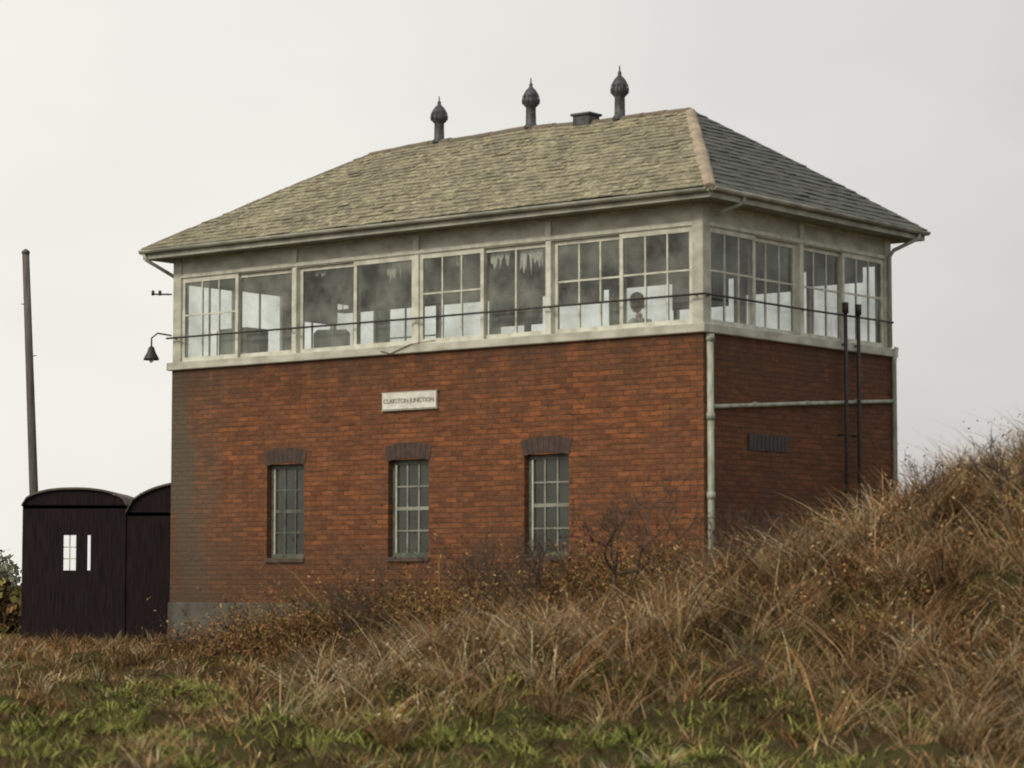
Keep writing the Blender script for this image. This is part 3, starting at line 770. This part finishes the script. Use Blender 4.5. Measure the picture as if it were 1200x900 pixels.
shrub('bare_shrub',5.9,30.4,1.1,.5,5,.014,4,2)
shrub('bare_shrub',5.0,31.5,.9,.5,15,.014,3,2)
shrub('bare_shrub',3.6,31.5,.9,.6,25,.012,3,2)
shrub('bare_shrub',2.9,32.0,1.2,.6,65,.012,4,3)
shrub('bare_shrub',2.6,27.0,.8,.6,35,.010,3,2)

# ------------------------------------------------------------ grounded van body huts
def hut(name,x0,y0,w,dep,hw,rise,rot,win,pw=2.0):
    H=empty(name,(x0,y0,-.36),rot)
    t=.06
    prof=lambda f:(1-abs(2*f-1)**pw)**(1/pw*1.15)
    def wall(yy,ops,za,zb):
        l=[(0,w,yy,yy+t,0,za),(0,w,yy,yy+t,zb,hw)]
        xs=[0]+[c for o in ops for c in o]+[w]
        for i in range(0,len(xs),2): l.append((xs[i],xs[i+1],yy,yy+t,za,zb))
        return l
    if win: l=wall(0,win[0],win[1],win[2])+wall(dep-t,win[3],win[1]-.1,win[2]+.45)
    else: l=[(0,w,0,t,0,hw),(0,w,dep-t,dep,0,hw)]
    l+=[(0,t,t,dep-t,0,hw),(w-t,w,t,dep-t,0,hw)]
    boxes('board_walls',l,M['hut'],H)
    n=24;V=[];F=[]
    for yy in (-.05,dep+.05):
        for r_ in (0,.035):
            for k in range(n+1):
                f=k/n; V.append((-.015+(w+.03)*f,yy,hw-.02+r_+rise*prof(f)))
    s=n+1
    for k in range(n):
        F+=[(k,k+1,2*s+k+1,2*s+k),(s+k,3*s+k,3*s+k+1,s+k+1),(k,s+k,s+k+1,k+1),(2*s+k,2*s+k+1,3*s+k+1,3*s+k)]
    F+=[(0,2*s,3*s,s),(n,s+n,3*s+n,2*s+n)]
    polys('curved_roof',V,F,M['hutroof'],H)
    for yy in (0,dep-t):
        V=[(w*k/n,yy,hw+rise*prof(k/n)-.025) for k in range(n+1)]+[(w,yy,hw-.06),(0,yy,hw-.06)]
        V+=[(a,b_+t,c) for a,b_,c in V]; m=n+3
        polys('rounded_end',V,[tuple(range(m)),tuple(range(m,2*m))[::-1]]+[(i,(i+1)%m,m+(i+1)%m,m+i) for i in range(m)],M['hut'],H)
    if win:
        bars=[]
        (a,b_)=win[0][0]; za,zb=win[1],win[2]
        bars.append(((a+b_)/2-.012,(a+b_)/2+.012,.02,.04,za,zb))
        for f in (.33,.66): bars.append((a,b_,.022,.038,za+(zb-za)*f-.01,za+(zb-za)*f+.01))
        boxes('glazing_bars',bars,M['paint_sash'],H)
    return H
D0=46.
PX=lambda px,d:(px-600)/F_PX*d
xh=PX(27,D0); wv=PX(148,D0)-xh
hut('grounded_van_hut',xh,D0,wv,2.2,2.53,.30,0,
    [[(PX(75,D0)-xh,PX(90,D0)-xh),(PX(103,D0)-xh,PX(107,D0)-xh)],1.38,2.0,[(PX(62,48.2)-xh,PX(116,48.2)-xh)]],2.3)
hut('grounded_van_hut',PX(148.5,46.0),46.02,3.1,3.0,2.40,.58,0,None,2.2)
TP=empty('telegraph_pole',(-9.99,55,-.3),0)
pts=[(0,0,0),(-.12,0,2.9),(-.24,0,5.4),(-.37,0,8.1)]
tubes('pole_shaft',[(pts,[.105,.096,.086,.076])],M['pole'],TP,12)
lathe('pole_cap',[(.076,0),(.09,.0),(.085,.05),(.02,.10)],M['pole'],TP,(-.37,0,8.1))
tubes('step_irons',[([(-.26-.0,0,5.9),(-.26+.15,0,5.92)],.01),([(-.3,0,7.0),(-.45,0,7.02)],.01)],M['black'],TP,5)

def leafmass(name,centres,n,lsz,weights):
    P=[];cl=[]
    for (cx,cy,cz,rx,rz_) in centres:
        k=n; d=rng.normal(0,1,(k,3)); d/=np.linalg.norm(d,axis=1)[:,None]; d*=rng.uniform(.35,1,(k,1))**.5
        p=d*np.array([rx,rx,rz_])+np.array([cx,cy,cz]); p+=rng.normal(0,.12,(k,3))*rx
        a=rng.normal(0,1,(k,3)); a/=np.linalg.norm(a,axis=1)[:,None]; b_=np.cross(a,rng.normal(0,1,(k,3))); b_/=np.linalg.norm(b_,axis=1)[:,None]
        sz=rng.uniform(*lsz,k)[:,None]
        P.append(np.stack([p-a*sz,p+b_*sz,p+a*sz,p-b_*sz],1).reshape(-1,3)); c=pick(k,weights); cl.append(np.repeat(c,4,axis=0))
    P=np.concatenate(P);cl=np.concatenate(cl);m=len(P)//4
    return np_mesh(name,P,np.arange(4*m),np.arange(m)*4,M['veg'],cl)
PAL['far']=(.36,.36,.28);PAL['far2']=(.29,.29,.22)  # distance haze painted into the far leaf colours by lightening them
cs=[]
for k in range(28):
    xx=-23.9-k*1.3; top=3.2+.9*rng.uniform()
    if k==0: top=2.3
    cs.append((xx,120+rng.uniform(-2,2),top*.42,1.4,top*.58))
leafmass('distant_trees',cs,1800,(.06,.15),dict(far=2,far2=2))
cs=[(-10.7-k*.9,53+rng.uniform(-1,1),.1,.7,.75+.3*rng.uniform()) for k in range(10)]
leafmass('hedge',cs,1400,(.04,.10),dict(dark=2,olive=1,brown=2))

# ------------------------------------------------------------ light
w=bpy.data.worlds.new('World'); scene.world=w; w.use_nodes=True; nt=w.node_tree
bg=nt.nodes['Background']; out=nt.nodes['World Output']
SE,SR=R(34),R(228)
sky=N(nt,'ShaderNodeTexSky'); sky.sky_type='NISHITA'; sky.sun_disc=False; sky.sun_elevation=SE; sky.sun_rotation=SR; sky.dust_density=6; sky.air_density=1.5
nt.links.new(sky.outputs[0],bg.inputs[0]); bg.inputs[1].default_value=.09
bg2=N(nt,'ShaderNodeBackground'); bg2.inputs[1].default_value=1.
tc=N(nt,'ShaderNodeTexCoord'); sp=N(nt,'ShaderNodeSeparateXYZ'); nt.links.new(tc.outputs['Generated'],sp.inputs[0])
g=ramp(nt,sp.outputs[0],-.30,.30)
ns=noise(nt,2.6,4,tc.outputs['Generated'],(1,1,2.0))
ad=N(nt,'ShaderNodeMath',operation='MULTIPLY_ADD'); nt.links.new(ns,ad.inputs[0]); ad.inputs[1].default_value=.9; nt.links.new(g,ad.inputs[2])
g2=ramp(nt,ad.outputs[0],.55,1.35)
c=mixc(nt,g2,(1.03,1.01,.94),(.68,.665,.65))
nt.links.new(c,bg2.inputs[0])
mx=N(nt,'ShaderNodeMixShader'); mx.inputs[0].default_value=.88
nt.links.new(bg.outputs[0],mx.inputs[1]); nt.links.new(bg2.outputs[0],mx.inputs[2]); nt.links.new(mx.outputs[0],out.inputs[0])
sd=bpy.data.lights.new('sun','SUN'); sd.energy=1.5; sd.angle=R(10); sd.color=(1,.91,.76)
so=bpy.data.objects.new('sun',sd); scene.collection.objects.link(so)
az=SR; dirv=Vector((math.sin(az)*math.cos(SE),math.cos(az)*math.cos(SE),math.sin(SE)))
so.rotation_euler=(-dirv).to_track_quat('-Z','Y').to_euler(); so.location=(-20,-10,30)
